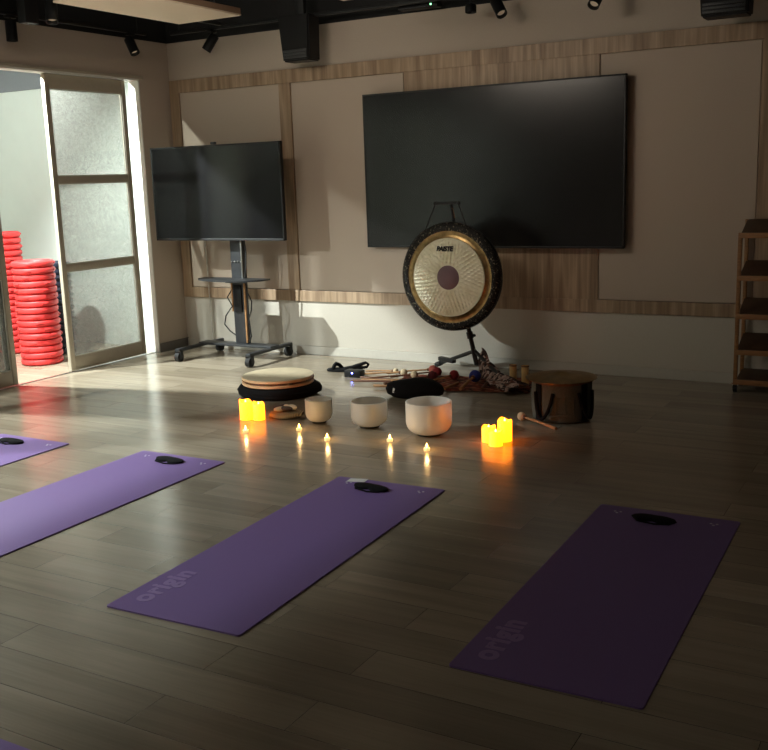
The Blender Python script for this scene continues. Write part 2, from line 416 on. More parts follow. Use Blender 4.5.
# sliding panels
def door_panel(n, y0, y1, label, dx=0):
    z0, z1 = .012, 2.485; x0, x1 = -.078+dx, -.042+dx; f = .05
    b = MB()
    b.ext(x0, x1, y0, y0+f, z0, z1, .003); b.ext(x0, x1, y1-f, y1, z0, z1, .003)
    zs = [(z0, .13), (.865, .925), (1.60, 1.66), (2.37, z1)]
    for a, c in zs: b.ext(x0+.002, x1-.002, y0+f, y1-f, a, c, .002)
    fr = b.build('door_%d' % n, 'doorframe', smooth=True)
    tag(fr, label, 'door', kind='structure')
    for (a, c), (d, e) in zip(zs, zs[1:]):
        MB().ext(-.063+dx, -.058+dx, y0+f, y1-f, c, d).build('glass_pane', 'frost', fr, smooth=False)
        g = MB(); t = .008
        g.ext(-.057+dx, -.05+dx, y0+f, y0+f+t, c, d); g.ext(-.057+dx, -.05+dx, y1-f-t, y1-f, c, d)
        g.ext(-.057+dx, -.05+dx, y0+f, y1-f, c, c+t); g.ext(-.057+dx, -.05+dx, y0+f, y1-f, d-t, d)
        g.build('glazing_bead', 'reveal', fr, smooth=False)
door_panel(1, -1.468, -.545, 'frosted sliding panel in a grey brown frame beside the left television')
door_panel(2, -2.98, -2.035, 'frosted sliding panel at the left edge of the photo')
door_panel(3, -2.97, -2.05, 'second frosted sliding panel standing right behind the one at the left edge', -.040)
for i, y in enumerate((-4.86, -6.86, -7.84)):
    door_panel(4+i, y, y+.955, 'frosted sliding panel further along the left wall, out of the frame')

# ------------------------------------------------------------------ ceiling fittings
def track(name, x0, x1, y0, y1, label):
    o = MB().ext(x0, x1, y0, y1, 2.865, 2.895, .003).build(name, 'matte')
    xs = [x0+.1, x1-.1] if x1-x0 > y1-y0 else [(x0+x1)/2]*2
    ys = [(y0+y1)/2]*2 if x1-x0 > y1-y0 else [y0+.1, y1-.1]
    for x, y in zip(xs, ys): MB().tube([(x, y, 2.895), (x, y, CZ)], .006).build('hanger', 'matte', o)
    return tag(o, label, 'track rail')
track('track_rail', .28, 6.6, -.275, -.245, 'black lighting track running along the back wall under the ceiling')
track('track_rail', .10, .13, -5.2, -.40, 'black lighting track running along the left wall under the ceiling')
track('track_rail', .945, .975, -5.2, -.40, 'black lighting track near the beige panel, left of it')
def spot(top, d, label, ln=.15, r=.042, lit=False):
    """track spotlight: adapter, arm, can pointing along d"""
    t = thing('spotlight', top, label, 'spotlight', 'track spotlights')
    MB().ext(-.02, .02, -.045, .045, -.02, 0, .003).build('adapter', 'matte', t)
    MB().tube([(0, 0, -.02), (0, 0, -.065)], .007).build('arm', 'matte', t)
    d = Vector(d).normalized(); c = Vector((0, 0, -.075)) - d*ln*.25
    MB().lathe([(0, 0), (r*.9, 0), (r, .006), (r, ln), (r*.93, ln), (r*.86, ln-.025), (0, ln-.025)], c, 32, d).build('can', 'matte', t)
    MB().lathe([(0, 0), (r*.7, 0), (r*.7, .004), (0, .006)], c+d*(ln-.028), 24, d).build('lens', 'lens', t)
    return t
TZ = 2.865
spot((.115, -1.88, TZ), (.0, 0, -1), 'black spotlight hanging straight down, leftmost under the ceiling')
spot((.96, -2.25, TZ), (.25, -.25, -1), 'black spotlight showing its pale lens, left of the beige ceiling panel')
spot((.115, -.60, TZ), (.42, -.05, -.75), 'black spotlight tilted right over the frosted sliding panel')
spot((.755, -.26, TZ), (-.45, -.25, -.75), 'black spotlight tilted left over the smaller television')
spot((3.22, -.26, TZ), (.02, -.1, -1), 'black spotlight hanging down above the large television, left of the tilted one', .055)
spot((3.43, -.26, TZ), (.5, -.35, -.75), 'black spotlight tilted right above the large television')
spot((4.21, -.26, TZ), (-.15, -.75, -.9), 'black spotlight showing its round lens above the right half of the large television', .19)
def speaker(x0, x1, label):
    t = thing('ceiling_speaker', ((x0+x1)/2, -.30, 2.52), label, 'speaker', 'ceiling loudspeakers')
    w = (x1-x0)/2; h = CZ-2.52
    b = MB().prism([(-w+.01, -.08), (w-.01, -.08), (w-.01, .09), (-w+.01, .09)], 0, .36, [(-w-.015, -.10), (w, -.08), (w, .09), (-w-.015, .09)])
    bmesh.ops.bevel(b.bm, geom=b.bm.edges[:], offset=.012, segments=2, affect='EDGES')
    b.build('cabinet', 'black', t)
    g = MB()
    for k in range(3): g.ext(-w+.02, w-.03, -.088, -.078, .022+k*.024, .042+k*.024, .002)
    g.build('grille', 'grille', t)
    MB().ext(-.04, .04, -.0, .05, .34, h, .003).build('ceiling_bracket', 'matte', t)
speaker(1.56, 1.84, 'black loudspeaker hanging between the two televisions')
speaker(4.92, 5.24, 'black loudspeaker hanging above the fabric board near the shelf rack')
def cloud(x0, x1, y0, y1, z, label):
    t = thing('acoustic_panel', ((x0+x1)/2, (y0+y1)/2, z), label, 'ceiling panel', 'beige ceiling panels')
    a, c = (x1-x0)/2, (y1-y0)/2
    MB().ext(-a, a, -c, c, .0, .012, .002).build('felt_face', 'acoustic', t)
    MB().ext(-a+.001, a-.001, -c+.001, c-.001, .012, .055, .002).build('frame', 'acoustic_edge', t)
    for sx in (-1, 1):
        for sy in (-1, 1): MB().tube([(sx*a*.7, sy*c*.7, .05), (sx*a*.7, sy*c*.7, CZ-z)], .003, 6).build('hanging_wire', 'matte', t)
cloud(1.09, 1.70, -2.35, -1.08, 2.79, 'large beige rectangular panel hung under the black ceiling')
cloud(2.62, 3.22, -2.35, -1.10, 2.79, 'beige ceiling panel of which only a corner shows behind the ceiling track')
o = thing('indicator_box', (2.72, -.12, 2.845), 'small black box with a green light under the ceiling', 'indicator')
MB().ext(-.17, .17, -.04, .04, 0, .05, .004).build('housing', 'black', o)
MB().ext(-.17, .07, -.046, -.04, .006, .014).build('strip', 'cartmetal', o)
MB().ball((.115, -.042, .02), .007).build('green_light', 'led_green', o)
MB().ext(-.02, .02, -.02, .02, .05, CZ-2.845).build('bracket', 'matte', o)
o = MB().ext(.70, .78, -2.32, -2.2, 2.70, CZ, .004).build('cable_box', 'black'); tag(o, 'black vertical cable box hanging beside the leftmost spotlights', 'cable box')

# ------------------------------------------------------------------ televisions
def tv(name, x0, x1, z0, z1, yf, depth, scr, bez, label, stand=None):
    t = thing(name, ((x0+x1)/2, yf, z0), label, 'television')
    w = (x1-x0)/2; h = z1-z0
    MB().ext(-w, w, .006, depth*.45, 0, h, .004).build('housing', 'black', t)
    b = MB()
    b.ext(-w, w, 0, .008, 0, bez*1.4, .001); b.ext(-w, w, 0, .008, h-bez, h, .001)
    b.ext(-w, -w+bez, 0, .008, 0, h, .001); b.ext(w-bez, w, 0, .008, 0, h, .001)
    b.build('bezel', 'matte', t)
    MB().ext(-w+bez, w-bez, .003, .007, bez*1.4, h-bez).build('screen', scr, t, smooth=False)
    MB().ext(-w*.55, w*.55, depth*.45, depth*.75, h*.12, h*.75, .01).build('rear_cover', 'black', t)
    return t
t = tv('television', 2.152, 4.358, .982, 2.235, -.10, .10, 'screen', .012, 'very large black television on the wall behind the gong')
MB().ext(-.35, .35, .075, .088, .3, .9).build('wall_mount', 'matte', t)
t = tv('television', .125, 1.556, 1.062, 1.888, -.47, .09, 'screen_small', .014, 'smaller black television mounted on the wheeled cart')
MB().box((.02, -.004, .838), (.05, .03, .022), .006).build('camera_bump', 'cartmetal', t)

# cart
t = thing('television_cart', (.93, -.42, 0), 'dark grey wheeled cart with a column holding the smaller television', 'tv cart')
for x in (-.42, .37):
    MB().box((x, 0, .105), (.05, .64, .028), .006).build('base_leg', 'cartmetal', t)
MB().box((-.025, .06, .120), (.82, .13, .022), .006).build('cross_bar', 'cartmetal', t)
for x in (-.42, .37):
    for y in (-.30, .28):
        c = MB(); c.tube([(x-.022, y, .042), (x+.022, y, .042)], .041, 24)
        w = c.build('caster', 'rubber', t)
        f = MB(); f.box((x-.028, y+.006, .062), (.006, .04, .07), .002); f.box((x+.028, y+.006, .062), (.006, .04, .07), .002)
        f.box((x, y+.006, .095), (.062, .045, .012), .002); f.build('fork', 'matte', w)
MB().ext(-.045, .085, .05, .11, .12, 1.62, .006).build('column', 'cartmetal', t)
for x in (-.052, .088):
    MB().ext(x-.007, x+.007, .045, .062, .42 if x < 0 else .14, .70, .002).build('column_glow_strip', 'stick', t)  # tan strips stand in for candle glow reflected on the column edges
MB().ext(.075, .088, .04, .052, .72, 1.06, .002).build('cable_cover', 'steel', t)
cl = MB()
for x in (-.03, .005, .04, .075): cl.ball((x, .044, .87), .008)
cl.build('clamp_bolt', 'steel', t)
MB().ext(-.02, .06, .035, .052, .42, .66, .004).build('power_socket', 'black', t)
n = 24; pts = []
for i in range(n+1):
    a = PI*i/n; pts.append((-.37+.72*(i/n), -.02-.14*math.sin(a)**.6))
b = MB().prism([(-.37, .09), ] + pts + [(.35, .09)], .708, .722)
b.build('shelf', 'cartmetal', t)
MB().ext(-.1, .13, .02, .05, .68, .71, .003).build('shelf_bracket', 'cartmetal', t)
MB().ext(-.35, .35, .03, .055, 1.25, 1.30, .004).build('mount_rail', 'matte', t)
for x in (-.2, .2): MB().ext(x-.02, x+.02, .0, .03, 1.15, 1.7, .004).build('mount_arm', 'matte', t)
MB().tube([(.11, .06, 1.1), (.13, .05, .95), (.12, .05, .82), (.10, .05, .7), (.12, .05, .6), (.17, .04, .52), (.16, .04, .44), (.12, .05, .36), (.13, .06, .2), (.1, .06, .14)], .006, 8).build('power_cable', 'cord', t)
MB().tube([(-.05, .05, .62), (-.10, .04, .55), (-.05, .04, .47), (-.13, .04, .38), (-.15, .04, .3), (-.10, .05, .24), (-.04, .06, .2)], .006, 8).build('signal_cable', 'cord', t)
o = MB().tube([(.32, -.03, 1.15), (.33, -.03, .7), (.335, -.03, .3), (.34, -.03, .012)], .006, 8).build('white_cable', 'whitecable')
tag(o, 'thin white cable running down the wall behind the smaller television', 'cable')

# ------------------------------------------------------------------ gong and stand
GX, GY, GZ = 3.172, -.62, .800
g = thing('gong', (GX, GY, GZ), 'large round bronze gong with a dark rim hanging from the black stand', 'gong')
AX = (0, -1, 0)
MB().lathe([(.300, .012), (.318, .004), (.338, .000), (.352, .004), (.352, -.006), (.300, 0)], (0, 0, 0), 96, AX, True).build('brass_band', 'brass', g)
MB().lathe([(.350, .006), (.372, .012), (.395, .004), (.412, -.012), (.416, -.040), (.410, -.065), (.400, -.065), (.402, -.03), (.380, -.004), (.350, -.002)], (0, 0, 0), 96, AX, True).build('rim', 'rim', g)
b = MB()
nr, na = 37, 420; rings = []
rot = Vector((0, 0, 1)).rotation_difference(Vector(AX)).to_matrix()
c0 = None
for i in range(nr+1):
    r = .092 + (.302-.092)*i/nr
    ring = []
    for k in range(na):
        a = 2*PI*k/na
        z = .024 - .006*(i/nr)**2
        if i == nr: z = .006
        elif i == nr-1: z = .020
        rr = (i - 2)/3.0
        if 1 < i < nr-2:
            j = int((i-2)//5); cnt = 22+j*7
            da = math.cos(a*cnt + j*2.4); dr = math.sin(PI*((i-2) % 5)/5)**1.4
            z += .0058*max(0, da)*dr
        ring.append(b.bm.verts.new(rot @ Vector((r*math.cos(a), r*math.sin(a), z))))
    rings.append(ring)
for A, B in zip(rings, rings[1:]):
    for k in range(na): b.bm.faces.new((A[k], A[(k+1) % na], B[(k+1) % na], B[k]))
b.build('hammered_face', 'bronze', g)
MB().lathe([(0, .031), (.04, .030), (.08, .027), (.0935, .022), (.0935, .0)], (0, 0, 0), 64, AX).build('centre_boss', 'boss', g)
text_mesh('lettering', 'PAISTE', .050, 'ink', g, Matrix.Translation((-.022, -.0315, .216)) @ Matrix.Rotation(PI/2, 4, 'X'), .0008, .90, .2, .0022)
HZ = 1.352-GZ
MB().tube([(-.205, .015, .352), (-.105, -.0, HZ)], .004, 8).build('hanging_cord', 'cord', g)
MB().tube([(.145, .015, .375), (.085, -.0, HZ)], .004, 8).build('hanging_cord', 'cord', g)
s = thing('gong_stand', (3.30, -.44, 0), 'black tripod stand holding the gong', 'gong stand')
def R(x, y, z): return (x-3.30, y+.44, z)
MB().tube([R(3.305, -.44, .10), R(3.245, -.455, .40), R(3.195, -.53, 1.05), R(3.175, -.578, 1.36)], [.019, .017, .014, .012], 14).build('pole', 'matte', s)
MB().tube([R(3.262, -.45, .31), R(3.252, -.453, .36)], .026, 16).build('collar', 'matte', s)
MB().tube([R(3.275, -.455, .335), R(3.305, -.465, .335)], .011, 12).build('knob', 'black', s)
MB().tube([R(3.065, -.62, 1.352), R(3.26, -.62, 1.358)], .010, 12).build('hook_bar', 'matte', s)
MB().tube([R(3.172, -.575, 1.35), R(3.172, -.62, 1.355)], .010, 12).build('bar_joint', 'matte', s)
for x in (3.065, 3.26): MB().ball(R(x, -.62, 1.354), .016).build('hook', 'cartmetal', s)
MB().tube([R(3.178, -.572, 1.32), R(3.186, -.555, 1.24)], .012, 10).build('wooden_grip', 'stick', s)
legs = [[R(3.29, -.44, .21), R(3.18, -.36, .165), R(2.84, -.19, .03)],
        [R(3.29, -.44, .21), R(3.31, -.46, .12), R(3.27, -.20, .03)],
        [R(3.29, -.44, .21), R(3.40, -.52, .16), R(3.76, -.84, .035)]]
for L in legs:
    l = MB().tube(L, [.014, .016, .014], 12).build('leg', 'matte', s)
    d = (Vector(L[2])-Vector(L[1])).normalized()
    f = MB().tube([Vector(L[2])-d*.05, Vector(L[2])+d*.02], .021, 12)
    f.build('rubber_foot', 'rubber', l)
MB().box(R(2.95, -.24, .082), (.19, .045, .035), .008, rz=math.atan2(.17, -.36)+PI, ry=0).build('leg_clamp', 'matte', s)

# ------------------------------------------------------------------ rug, shawl, mallets
def rug_h(x, y): return 0
b = MB(); nx, ny = 40, 24
P0, P1, P2, P3 = Vector((2.86, -1.09)), Vector((3.90, -.86)), Vector((3.78, -.36)), Vector((2.74, -.55))
grid = []
for i in range(nx+1):
    row = []
    for j in range(ny+1):
        u, v = i/nx, j/ny
        q = (P0*(1-u)+P1*u)*(1-v)+(P3*(1-u)+P2*u)*v
        row.append(b.bm.verts.new((q.x+.01*math.sin(v*19), q.y+.01*math.sin(u*23), .008+.003*math.sin(u*30+v*9)*math.sin(v*21))))
    grid.append(row)
for i in range(nx):
    for j in range(ny): b.bm.faces.new((grid[i][j], grid[i+1][j], grid[i+1][j+1], grid[i][j+1]))
r = bmesh.ops.solidify(b.bm, geom=b.bm.faces[:], thickness=.006)
rug = b.build('rug', 'rug'); tag(rug, 'small patterned red brown rug on the floor under the gong', 'rug')
# shawl draped over the right hand leg of the stand
b = MB(); grid = []
A, B = Vector((3.37, -.48, .21)), Vector((3.87, -.93, .03))
side = Vector((-.52, -.85, 0))
for i in range(31):
    row = []
    for j in range(19):
        u, v = i/30, j/18*2-1
        c = A.lerp(B, u) ; c.z = max(.03, c.z*(1-.55*math.sin(PI*u)) + .004)
        off = v*(.05+.09*u)
        fall = abs(v)**1.15
        z = c.z*(1-fall) + .022 + .020*abs(math.sin(u*17+v*6))*(1-.3*fall)
        row.append(b.bm.verts.new((c.x + side.x*off + .012*math.sin(v*9+u*5), c.y + side.y*off + .012*math.sin(u*21), z+.012)))
    grid.append(row)
for i in range(30):
    for j in range(18): b.bm.faces.new((grid[i][j], grid[i+1][j], grid[i+1][j+1], grid[i][j+1]))
bmesh.ops.solidify(b.bm, geom=b.bm.faces[:], thickness=.004)
o = b.build('shawl', 'scarf'); tag(o, 'crumpled patterned shawl draped over the right leg of the gong stand', 'shawl')

def mallet(head, end, r, hm, sm, label, group='mallets on the rug', hl=None, z0=.016, sr=.0065, squash=1):
    hx, hy = head; ex, ey = end
    L = math.hypot(ex-hx, ey-hy); a = math.atan2(ey-hy, ex-hx)
    t = thing('mallet', (hx, hy, z0), label, 'mallet', group, a)
    MB().ball((0, 0, r), r, (squash, 1, 1)).build('head', hm, t)
    MB().tube([(r*.5, 0, r), (L*.5, 0, r*.6+.006), (L, 0, .010)], [sr*.9, sr, sr*1.25], 10).build('handle', sm, t)
    MB().tube([(r*squash*.9, 0, r), (r*squash+.012, 0, r*.97)], sr*1.7, 10).build('ferrule', 'darkstick', t)
    return t
mallet((3.40, -.68), (3.42, -.985), .046, 'felt_blue', 'stick', 'mallet with a round blue head at the right of the rug', sr=.010)
mallet((3.215, -.66), (3.06, -1.02), .038, 'felt_red', 'stick', 'mallet with a bright red head beside the blue one')
mallet((3.08, -.76), (2.80, -1.03), .038, 'felt_dred', 'darkstick', 'mallet with a dark red head behind the black pouch')
mallet((3.03, -.58), (2.72, -.78), .036, 'felt_red', 'darkstick', 'mallet with a red head further back behind the dark red one')
mallet((2.95, -.50), (2.62, -.66), .034, 'felt_rose', 'stick', 'mallet with a rose brown head near the left stand foot')
mallet((2.90, -.72), (2.585, -.88), .030, 'felt_cream', 'darkstick', 'cream headed mallet beside the black pouch, nearest the pouch')
mallet((2.775, -.66), (2.46, -.74), .028, 'felt_cream', 'stick', 'cream headed mallet in the middle of the fan of sticks')
mallet((2.64, -.55), (2.38, -.585), .022, 'felt_cream', 'stick', 'cream headed mallet furthest left at the back of the fan', z0=.004)
def rod(a, b_, label, m='stick', r=.008, z=.022):
    L = math.hypot(b_[0]-a[0], b_[1]-a[1])
    t = MB().tube([(0, 0, 0), (L*.96, 0, 0), (L, 0, 0)], [r, r*1.15, r*.6], 10).build('wooden_stick', m, None, (a[0], a[1], z))
    t.rotation_euler.z = math.atan2(b_[1]-a[1], b_[0]-a[0]); return tag(t, label, 'stick', 'loose sticks on the rug')
rod((3.02, -1.03), (2.74, -1.085), 'loose wooden stick pointing left, lowest in front of the fan', 'stick', .009, .02)
rod((2.80, -.915), (2.49, -1.0), 'dark wooden stick whose far end reaches past the rug edge', 'darkstick', .009, .024)
rod((2.93, -.86), (2.55, -.95), 'pale wooden stick crossing the left edge of the rug', 'stick', .008, .026)
rod((3.30, -1.00), (3.32, -.80), 'short wooden stick standing out right of the black pouch', 'stick', .010, .026)
rod((3.56, -.92), (3.50, -.66), 'wooden stick lying beside the blue headed mallet', 'darkstick', .009, .026)

rod((2.86, -.80), (2.46, -.81), 'dark wooden stick under the cream headed mallets', 'darkstick', .008, .012)
# black pouch with a white tag
t = thing('pouch', (3.165, -1.235, 0), 'soft black pouch with a small white tag in front of the rug', 'pouch', rz=.15)
b = MB(); n = 40
prof = [(.0, .003), (.75, .003), (.95, .025), (1, .055), (.93, .088), (.75, .108), (.4, .118), (0, .120)]
b.lathe(prof, (0, 0, 0), n)
for v in b.bm.verts:
    a = math.atan2(v.co.y, v.co.x); k = 1+.05*math.sin(3*a+1)
    v.co.x *= .222*k; v.co.y *= .115*k; v.co.z *= 1.08+.10*math.sin(v.co.x*16+.6)
b.build('bag', 'cloth', t)
MB().box((-.115, -.101, .062), (.016, .004, .034), .001, rz=-.35, ry=.25).build('white_tag', 'paper', t)
MB().tube([(-.17, -.01, .07), (-.1, .0, .120), (0, -.005, .134), (.1, 0, .128), (.17, .01, .07)], .004, 8).build('zip', 'cartmetal', t)

# shaker tubes
for x, lb in ((3.672, 'pale bamboo tube standing left beside the shawl'), (3.768, 'pale bamboo tube standing right, next to the drum bag')):
    t = thing('bamboo_tube', (x, -.59, 0), lb, 'shaker')
    MB().lathe([(0, .0), (.026, 0), (.028, .004), (.027, .08), (.028, .15), (.022, .15), (.022, .11), (0, .11)], (0, 0, 0), 32).build('tube', 'bamboo', t)
    MB().lathe([(.0285, .142), (.0295, .142), (.0295, .151), (.0285, .151)], (0, 0, 0), 32, None, True).build('rim', 'darkstick', t)

# ------------------------------------------------------------------ drum bag with cymbal
t = thing('drum_bag', (4.355, -1.44, 0), 'round grey canvas drum bag with black straps under a bronze disc', 'drum bag')
b = MB().lathe([(0, .0), (.165, 0), (.182, .012), (.190, .08), (.193, .17), (.190, .258), (.184, .265), (0, .265)], (0, 0, 0), 64)
for v in b.bm.verts:
    a = math.atan2(v.co.y, v.co.x)
    if v.co.z > .01: k = 1+.012*math.sin(9*a+v.co.z*20); v.co.x *= k; v.co.y *= k
b.build('body', 'bagcloth', t)
def arc_band(mb, r, a0, a1, z0, z1, th, n=10):
    V = []
    for i in range(n+1):
        a = a0+(a1-a0)*i/n
        V.append([mb.bm.verts.new((q*math.cos(a), q*math.sin(a), z)) for q in (r, r+th) for z in (z0, z1)])
    for p, q in zip(V, V[1:]):
        for (i, j) in ((0, 1), (1, 3), (3, 2), (2, 0)): mb.bm.faces.new((p[i], p[j], q[j], q[i]))
    mb.bm.faces.new(V[0][:2]+V[0][:1:-1]); mb.bm.faces.new(V[-1][:2]+V[-1][:1:-1])
D = math.radians
for a in (-118, -24):
    m_ = MB(); arc_band(m_, .193, D(a-7), D(a+7), .02, .250, .006); m_.build('strap', 'cloth', t)
for a, hl in ((-105, 1), (-20, 1)):
    m_ = MB(); pts = []
    for i in range(17):
        q = i/16; ang = D(a)+D(38*(q-.5)); pts.append(((.203+.02*math.sin(PI*q))*math.cos(ang), (.203+.02*math.sin(PI*q))*math.sin(ang), .20-.165*math.sin(PI*q)**.8))
    m_.tube(pts, .011, 10); m_.build('handle', 'cloth', t)
m_ = MB()
for z in (.06, .17): arc_band(m_, .1935, D(-95), D(-48), z-.004, z+.004, .003)
for a in (-95, -80, -64, -48): arc_band(m_, .1935, D(a-.8), D(a+.8), .055, .175, .003)
m_.build('pocket', 'bagcloth', t)
m_ = MB(); arc_band(m_, .188, 0, 2*PI, .248, .264, .006, 64); m_.build('hem', 'darkstick', t)
t2 = thing('cymbal', (4.352, -1.435, .2655), 'wide dull bronze disc lying on top of the drum bag', 'cymbal')
MB().lathe([(0, .036), (.03, .033), (.05, .024), (.10, .020), (.17, .011), (.222, .0), (.222, .003), (.17, .015), (.10, .024), (.052, .029), (.032, .038), (0, .041)], (0, 0, 0), 72).build('disc', 'cymbal', t2)
m_ = MB(); m_.lathe([(.216, .002), (.226, .0), (.227, .004), (.216, .006)], (0, 0, 0), 72, None, True); m_.build('rim', 'brass', t2)
mallet((4.145, -1.605), (4.43, -1.755), .028, 'felt_cream', 'stick', 'cream headed mallet lying in front of the drum bag', group=None, z0=0, sr=.008)

# ------------------------------------------------------------------ frame drum on cushion
CXd, CYd = 2.165, -1.50
t = thing('cushion', (CXd, CYd, 0), 'flat round black cushion under the frame drum', 'cushion')
b = MB().lathe([(0, 0), (.27, 0), (.298, .025), (.302, .055), (.29, .078), (.25, .090), (0, .090)], (0, 0, 0), 64)
for v in b.bm.verts:
    a = math.atan2(v.co.y, v.co.x)
    k = 1+.02*math.sin(5*a)+(.08*math.exp(-((a-.35)/.22)**2) if v.co.z > .01 else 0)
    v.co.x *= k; v.co.y *= k
b.build('cover', 'cloth', t)
MB().lathe([(.301, .045), (.309, .05), (.301, .055)], (0, 0, 0), 64, None, True).build('piping', 'cloth', t)
t = thing('frame_drum', (CXd+.005, CYd-.01, .0905), 'flat frame drum with a pale skin and wooden hoops on the black cushion', 'drum')
def hoop(r0, r1, z0, z1): return MB().lathe([(r0, z0), (r1-.003, z0), (r1, z0+.003), (r1, z1-.003), (r1-.003, z1), (r0, z1)], (0, 0, 0), 72, None, True)
hoop(.245, .268, 0, .020).build('lower_hoop', 'ply', t)
hoop(.230, .256, .020, .036).build('shell', 'darkstick', t)
hoop(.245, .268, .036, .056).build('upper_hoop', 'ply', t)
MB().lathe([(0, .0600), (.20, .0600), (.258, .059), (.266, .0565), (.24, .0562), (0, .0562)], (0, 0, 0), 72).build('skin', 'skin', t)
for k in range(10):
    a = 2*PI*k/10
    m_ = MB(); m_.lathe([(0, .025), (.018, .025), (.020, .028), (.018, .031), (0, .032)], (.252*math.cos(a), .252*math.sin(a), 0), 16)
    m_.build('jingle', 'brass', t)

# ------------------------------------------------------------------ crystal bowls
def bowl(x, y, r, h, label):
    t = thing('crystal_bowl', (x, y, 0), label, 'singing bowl', 'white crystal bowls')
    w = .010; zb = .012
    out = []
    for i in range(9):
        a = PI/2*i/8; out.append((r*.50+(r*.5)*math.sin(a), zb+(h*.36)*(1-math.cos(a))))
    outer = [(0, zb)]+out+[(r, zb+h*.7), (r*1.0, h-.002), (r-.003, h)]
    inner = [(r-w+.003, h), (r-w, h-.003), (r-w, zb+h*.7)]+[(max(0, q-w), z+w*.8) for q, z in out[::-1]]+[(0, zb+w*.8)]
    MB().lathe(outer+inner, (0, 0, 0), 72).build('bowl', 'bowl', t)
    MB().lathe([(r*.42, 0), (r*.52, 0), (r*.53, .007), (r*.50, .013), (r*.42, .0125)], (0, 0, 0), 48, None, True).build('rubber_ring', 'rubber', t)
bowl(2.942, -2.135, .089, .158, 'smallest white crystal bowl beside the striped pouch')
bowl(3.310, -2.11, .117, .172, 'middle white crystal bowl between the other two')
bowl(3.750, -2.135, .142, .210, 'largest white crystal bowl glowing orange in front of the black pouch')

# striped pouch with shells
t = thing('instrument_pouch', (2.655, -2.10, 0), 'small striped cloth pouch between the candles and the smallest bowl', 'pouch', rz=.2)
b = MB().lathe([(0, 0), (.8, 0), (1, .012), (.95, .028), (.6, .038), (0, .04)], (0, 0, 0), 36)
for v in b.bm.verts: v.co.x *= .125; v.co.y *= .088; v.co.z += .012*max(0, v.co.x/.115) + .004*math.sin(v.co.y*80)*(v.co.z > .01)
b.build('cloth', 'pouch', t)
MB().tube([(.08, -.05, .03), (.11, -.07, .012), (.14, -.06, .006), (.15, -.03, .006)], .003, 8).build('drawstring', 'cord', t)
random.seed(3)
kk = 0
for x, y, z, a, m_ in ((2.605, -2.10, .045, .3, 'darkshell'), (2.65, -2.08, .05, -.5, 'shell'), (2.63, -2.135, .045, .9, 'shell'), (2.675, -2.125, .05, .2, 'darkshell'), (2.70, -2.09, .056, -.3, 'shell'), (2.60, -2.06, .044, 1.2, 'darkshell')):
    o = MB().ball((0, 0, 0), .028, (1.6, .7, .6)).build('seed_shell', m_, None, (x, y, z+.016)); o.rotation_euler.z = a
    lb = ['dark seed shell at the left end of the striped pouch', 'cream shell at the back of the striped pouch', 'cream shell at the front of the striped pouch', 'dark seed shell in the middle of the striped pouch', 'cream shell at the right end of the striped pouch', 'dark seed shell at the back left of the striped pouch'][kk]; kk += 1
    tag(o, lb, 'shell', 'shells on the striped pouch')
o = MB().ball((0, 0, .012), .012, (1.2, 1, 1)).build('seed_shell', 'shell', None, (2.55, -2.13, 0)); tag(o, 'cream shell on the floor between candle pair and striped pouch', 'shell', 'shells on the striped pouch')

# ------------------------------------------------------------------ candles
def candle(x, y, r, h, slant, label, rz=0):
    t = thing('pillar_candle', (x, y, 0), label, 'candle', 'battery pillar candles', rz)
    n = 48; b = MB()
    b.lathe([(0, 0), (r, 0), (r, h*.5), (r, h-.006), (r-.004, h), (r-.010, h-.002), (r-.014, h-.018), (0, h-.022)], (0, 0, 0), n)
    for v in b.bm.verts:
        if v.co.z > h*.8:
            a = math.atan2(v.co.y, v.co.x)
            v.co.z += -slant*(v.co.x/r) + .006*math.sin(3*a+x*9)
    b.build('wax', 'wax', t)
    MB().tube([(0, 0, h-.024), (0, 0, h-.006)], .0022, 8).build('wick', 'cord', t)
    m_ = MB(); m_.lathe([(0, 0), (.005, .003), (.006, .009), (.003, .016), (0, .022)], (0, 0, h-.010), 12)
    m_.build('flame', 'flame', t)
candle(2.432, -2.250, .043, .126, .010, 'taller glowing candle of the left pair with a slanted top')
candle(2.520, -2.225, .040, .113, .008, 'shorter glowing candle of the left pair')
candle(4.235, -2.095, .043, .128, .004, 'tallest glowing candle of the right group')
candle(4.155, -2.150, .042, .094, -.002, 'glowing candle at the left of the right group')
candle(4.228, -2.215, .041, .090, .0, 'shortest glowing candle at the front of the right group')
def tealight(x, y, label):
    t = thing('tealight', (x, y, 0), label, 'tealight', 'battery tealights on the floor')
    MB().lathe([(0, 0), (.018, 0), (.0185, .002), (.0185, .015), (.016, .017), (.006, .018), (0, .018)], (0, 0, 0), 32).build('cup', 'tea', t)
    MB().lathe([(0, .0), (.0055, .003), (.0075, .010), (.004, .021), (0, .028)], (0, 0, .017), 16).build('flame', 'flame', t)
    l = bpy.data.lights.new('tealight_light', 'POINT'); l.energy = .28; l.color = (1, .58, .22); l.shadow_soft_size = .01
    lo = bpy.data.objects.new('tealight_light', l); COL.objects.link(lo); lo.parent = t; lo.location = (0, 0, .06)
tealight(2.644, -2.535, 'tealight in front of the left candle pair')
tealight(2.939, -2.365, 'tealight in front of the striped pouch and smallest bowl')
tealight(3.238, -2.50, 'tealight between the smallest and middle bowls')
tealight(3.606, -2.375, 'tealight in front of the gap between middle and largest bowls')
tealight(3.903, -2.465, 'tealight in front of the largest bowl')

